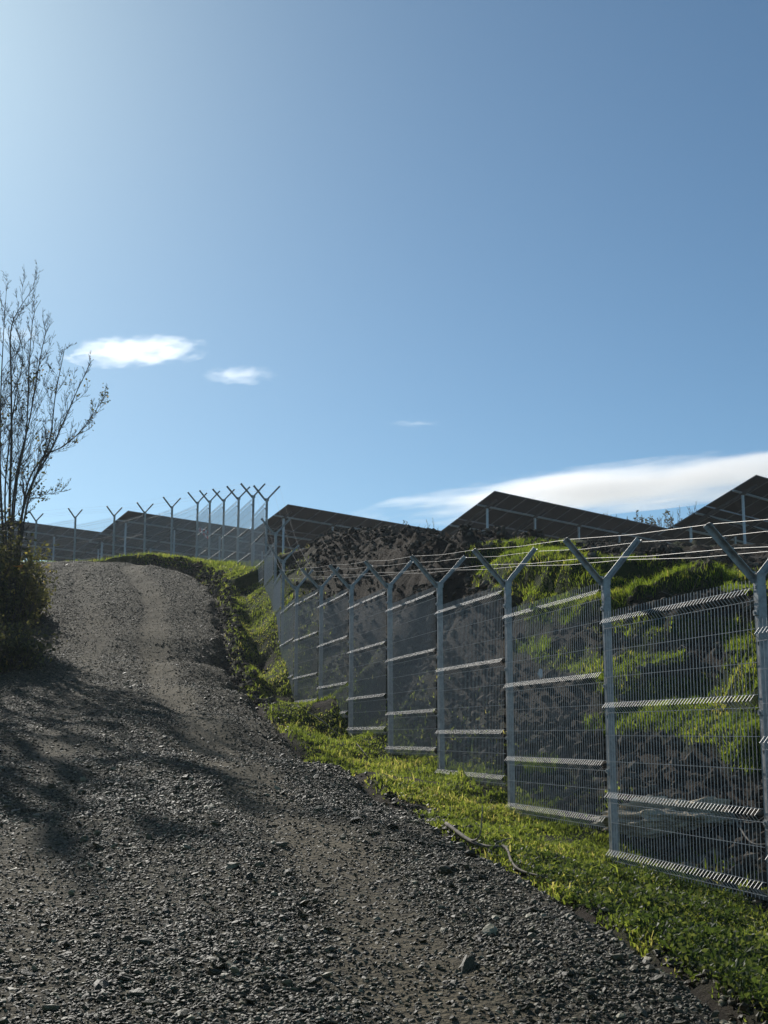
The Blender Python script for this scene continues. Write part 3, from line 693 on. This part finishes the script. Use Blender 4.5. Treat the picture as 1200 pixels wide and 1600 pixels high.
# ------------------------------------------------------------------ distant trees
def far_tree(px, py_top, Y, w, label, seed, leafy):
    rnd = random.Random(seed); top = P(px, py_top, Y); base = Vector((top.x, Y, top.z - 7.5)); h = 7.5; stems = []
    for i in range(16):
        a = rnd.uniform(0, 6.283); r = w * rnd.uniform(.15, 1.25); e = base + Vector((r * math.cos(a), r * math.sin(a), h * (rnd.uniform(.86, 1.04) - .12 * (r / w) ** 2)))
        stems.append(([base, base + Vector((r * .1 * math.cos(a), r * .1 * math.sin(a), h * .35)), base.lerp(e, .7) + Vector((0, 0, .5)), e], .8))
    bare_tree(tuple(base), stems, .07, label, leafy, 'trees on the skyline', (.07, .4), 2, None, seed, 'skyline_tree', (.15, .3), M_FAR, .012)
for i, (px, py, w, lf, lb) in enumerate([(985, 797, 2.6, .01, 'bare twiggy skyline tree left of the leafy one'), (1022, 800, 2.0, .10, 'small leafy dark tree among bare ones on the skyline'),
        (1052, 796, 2.0, .01, 'bare skyline tree just right of the leafy one'), (1090, 792, 1.6, 0, 'slender bare skyline tree beside the edge of the right solar row'), (945, 803, 1.4, .02, 'thin bare skyline tree leftmost of those over the middle solar row'),
        (676, 815, .9, .0, 'tiny bare tree in the dip between two solar rows'), (640, 816, 1.5, .08, 'low leafy tree poking over the solar row under the white cloud')]):
    far_tree(px, py, 105 + 4 * (i % 3), w, lb, 60 + i, lf)

# ------------------------------------------------------------------ small things
def lump(name, loc, sz, mt, label, cat, seed, rough=.25):
    bm = bmesh.new(); bmesh.ops.create_icosphere(bm, subdivisions=5, radius=1)
    co = np.array([v.co[:] for v in bm.verts]); r = 1 + rough * fbm(co[:, 0] * 1.7 + seed, co[:, 1] * 1.7 + co[:, 2] * 1.3, seed, 4) + rough * .9 * fbm(co[:, 2] * 3 + 5, co[:, 0] * 2.6 + co[:, 1] * 2.2, seed + 9, 5, .65)
    for v, k in zip(bm.verts, r): v.co = Vector((v.co.x * sz[0], v.co.y * sz[1], v.co.z * sz[2])) * float(k)
    me = bpy.data.meshes.new(name); bm.to_mesh(me); bm.free(); o = link(name, me, mt); o.location = loc; tag(o, label, cat); return o
rk = hit(1062, 1285, 9); lump('clay_boulder', (rk.x, rk.y + .02, rk.z + .06), (.48, .34, .17), M_PALE, 'pale lumpy clay boulder on the dark soil behind the fence', 'boulder', 5, .8)
def wood(name, pxs, r, label, cat='branch', lift=.03, forks=()):
    root = None; mb = MB(); pts = [hit(px, py) + Vector((0, 0, lift)) for px, py in pxs]; base = pts[0]
    mb.tube([p - base for p in smooth_path(pts, 5)], [r * (1 - .6 * i / (len(pts) * 5 - 5)) * random.uniform(.85, 1.15) for i in range(len(pts) * 5 - 4)], 7)
    for a, fp in forks:
        pp = [pts[a] - base] + [hit(px, py) + Vector((0, 0, lift + dz)) - base for px, py, dz in fp]; pp = smooth_path(pp, 4)
        mb.tube(pp, [r * .6 * (1 - .7 * i / (len(pp) - 1)) for i in range(len(pp))], 6)
    o = mb.build(name, M_WOOD, None, True); o.location = base; tag(o, label, cat); return o
wood('fallen_branch', [(697, 1298), (735, 1322), (765, 1334), (790, 1338), (800, 1358), (815, 1372), (850, 1380)], .016, 'pale forked dead branch lying on the edge of the gravel and grass', lift=.045, forks=[(2, [(785, 1332, .05), (800, 1328, .04)]), (1, [(750, 1335, .1), (755, 1330, .3)])])
wood('stick', [(548, 1150), (560, 1170), (577, 1192)], .008, 'thin dark stick leaning in the verge grass near the fence', 'stick', .06)
wood('dead_stalk', [(855, 1345), (880, 1350), (900, 1347)], .02, 'short dead branch half hidden in the verge grass', 'branch', .03)
wood('tree_root', [(1130, 1255), (1150, 1290), (1175, 1325), (1210, 1330)], .012, 'pale root hanging out of the soil right of the clay boulder', 'root', .08, forks=[(1, [(1180, 1300, .06), (1205, 1290, .1)])])
wood('twig', [(465, 1110), (500, 1128), (530, 1150)], .010, 'grey twig lying across the verge grass by the fence corner', 'twig', .05)
# white plastic scraps
M_PLAS = m_plain('white_plastic', (.55, .56, .56), (.8, .8, .8), 15, .4, .3, .01, .5)
p = hit(14, 1042, 10); lump('plastic_scrap', (p.x, p.y, p.z + .05), (.22, .16, .07), M_PLAS, 'crumpled white plastic scrap beside the track at the left edge', 'litter', 8, .6)
bp = near_post(1).lerp(near_post(2), .0)
pw = P(844, 1052, 13.02); lump('plastic_scrap', (pw.x, pw.y + 0.0, pw.z), (.022, .022, .045), M_PLAS, 'small white plastic bit caught on a mesh fence fold', 'litter', 12, .3)
# warning tape on the hilltop fence
def tape():
    m, nt, N = mat('striped_tape'); co = N('ShaderNodeTexCoord'); w = N('ShaderNodeTexWave', i_Scale=2.2); w.wave_type = 'BANDS'; nt.links.new(co.outputs['Object'], w.inputs['Vector'])
    r = ramp(nt, [(.48, (.75, .74, .72)), (.52, (.6, .05, .04))]); nt.links.new(w.outputs['Fac'], r.inputs[0]); finish(m, nt, r.outputs[0], .5)
    a = P(309, 826, 44.3); pts = [P(310, 826, 44.45), P(318, 828, 44.35), P(326, 833, 44.2), P(326, 841, 44.25), P(318, 834, 44.3), P(311, 828, 44.4)]
    V = []; Fc = []; pp = smooth_path(pts, 5)
    for i, p in enumerate(pp):
        wdt = Vector((.01, .03, .035)); q = p - a; V += [tuple(q - wdt), tuple(q + wdt)]
        if i: n = 2 * i; Fc.append((n - 2, n - 1, n + 1, n))
    me = bpy.data.meshes.new('warning_tape'); me.from_pydata(V, [], Fc); o = link('warning_tape', me, m); o.location = a
    md = o.modifiers.new('thick', 'SOLIDIFY'); md.thickness = .003
    tag(o, 'loop of red and white warning tape tied to a hilltop fence post', 'tape')
tape()
# orange leaf on the bush
M_OR = m_plain('orange_leaf', (.45, .16, .03), (.65, .28, .06), 30, .6)
lf = P(30, 885, 27.1); mb = MB(); n0 = []
V_ = [(0, 0, 0), (.09, .01, .05, .03), (.12, -.01, -.02), (.07, 0, -.09), (0, .02, -.13), (-.07, 0, -.08), (-.1, -.01, .0), (-.06, .01, .06)]
me = bpy.data.meshes.new('orange_leaf'); me.from_pydata([(0, -.03, -.02)] + V_[1:], [], [(0, i, i % 7 + 1) for i in range(1, 8)]); o = link('orange_leaf', me, M_OR); o.location = lf
md = o.modifiers.new('thick', 'SOLIDIFY'); md.thickness = .002; tag(o, 'single orange leaf in the dark bush at the left edge', 'leaf')

# ------------------------------------------------------------------ clouds
def cloud(px, py, hw, hh, label, seed, tilt=0, dens=.05, Y=1500, noise_sc=6.0, group='clouds in the blue sky'):
    bm = bmesh.new(); bmesh.ops.create_icosphere(bm, subdivisions=4, radius=1); me = bpy.data.meshes.new('cloud'); bm.to_mesh(me); bm.free()
    m, nt, N = mat('cloud_vapour'); co = N('ShaderNodeTexCoord').outputs['Object']
    mp = N('ShaderNodeMapping'); mp.inputs['Scale'].default_value = (1.1, .5, .75); mp.inputs['Location'].default_value = (seed * 3.1, seed, 0); nt.links.new(co, mp.inputs['Vector'])
    n = noise(nt, noise_sc * .4, 8, .66, mp.outputs[0]); ln = N('ShaderNodeVectorMath', operation='LENGTH'); nt.links.new(co, ln.inputs[0])
    fall = math_(nt, 'SUBTRACT', 1.0, math_(nt, 'POWER', ln.outputs['Value'], 1.6))
    d = math_(nt, 'ADD', fall, math_(nt, 'MULTIPLY', math_(nt, 'SUBTRACT', n.outputs[0], .56), 4.2)); cl = N('ShaderNodeClamp'); nt.links.new(d, cl.inputs[0])
    pv = N('ShaderNodeVolumePrincipled'); pv.inputs['Color'].default_value = (1, 1, 1, 1); pv.inputs['Anisotropy'].default_value = .6
    nt.links.new(math_(nt, 'MULTIPLY', cl.outputs[0], dens), pv.inputs['Density']); o_ = N('ShaderNodeOutputMaterial'); nt.links.new(pv.outputs[0], o_.inputs['Volume'])
    o = link('cloud', me, m); o.location = P(px, py, Y); k = Y / F; o.scale = (hw * k, hw * k * .4, hh * k); o.rotation_euler = (0, -tilt, 0); tag(o, label, 'cloud', group, 'thing')
cloud(215, 549, 125, 27, 'bright oval cloud nearest the bare tree', 1, .05, .03)
cloud(372, 587, 66, 16, 'small flat cloud just right of the oval one', 2, .03, .02)
cloud(1020, 758, 490, 28, 'long white lens cloud sweeping behind the solar rows', 3, .106, .034, noise_sc=4)
cloud(645, 662, 48, 6, 'faint thin wisp of cloud alone in mid sky', 4, .0, .012)
cloud(20, 524, 60, 20, 'pale patch of cloud behind the bare tree branches', 5, .0, .006)

# ------------------------------------------------------------------ light
SUN_AZ, SUN_EL = math.radians(-26), math.radians(31)      # azimuth from +Y, negative = left
sd = Vector((math.sin(SUN_AZ) * math.cos(SUN_EL), math.cos(SUN_AZ) * math.cos(SUN_EL), math.sin(SUN_EL)))
sl = bpy.data.lights.new('sun', 'SUN'); sl.energy = 4.3; sl.angle = math.radians(.53); sl.color = (1, .95, .87)
so = bpy.data.objects.new('sun', sl); COL.objects.link(so); so.rotation_euler = (-sd).to_track_quat('-Z', 'Y').to_euler(); so.location = (-20, 40, 40)
w = bpy.data.worlds.new('World'); S.world = w; w.use_nodes = True; nt = w.node_tree; nt.nodes.clear()
sky = nt.nodes.new('ShaderNodeTexSky'); sky.sky_type = 'NISHITA'; sky.sun_disc = False; sky.sun_elevation = SUN_EL; sky.sun_rotation = SUN_AZ
sky.altitude = 300; sky.air_density = .7; sky.dust_density = .5; sky.ozone_density = 5
bg = nt.nodes.new('ShaderNodeBackground'); bg.inputs[1].default_value = .098; ow = nt.nodes.new('ShaderNodeOutputWorld')
nt.links.new(mixc(nt, 1.0, sky.outputs[0], (.945, 1.115, .985), 'MULTIPLY'), bg.inputs[0]); nt.links.new(bg.outputs[0], ow.inputs[0])
S.view_settings.view_transform = 'Standard'; S.view_settings.look = 'None'; S.view_settings.exposure = 0; S.view_settings.gamma = 1
S.render.engine = 'CYCLES'; cy = S.cycles; cy.volume_bounces = 3; cy.max_bounces = 6; cy.transparent_max_bounces = 16; cy.use_denoising = True; cy.volume_step_rate = 1.0


# ------------------------------------------------------------------ added veil
hb = MB(); hb.box((0, 55, 7.5), (440, 330, 28)); m, nt, N = mat('veil_volume'); hv = N('ShaderNodeVolumePrincipled'); ho = N('ShaderNodeOutputMaterial')  # thin volume added to lift the shadows, standing in for lens veil
hv.inputs['Color'].default_value = (.93, .97, 1, 1); hv.inputs['Density'].default_value = .0005; hv.inputs['Anisotropy'].default_value = .35; nt.links.new(hv.outputs[0], ho.inputs['Volume'])
hz = hb.build('veil', m); tag(hz, 'thin pale haze added to lift the shadows in place of lens glare', 'veil', kind='stuff')
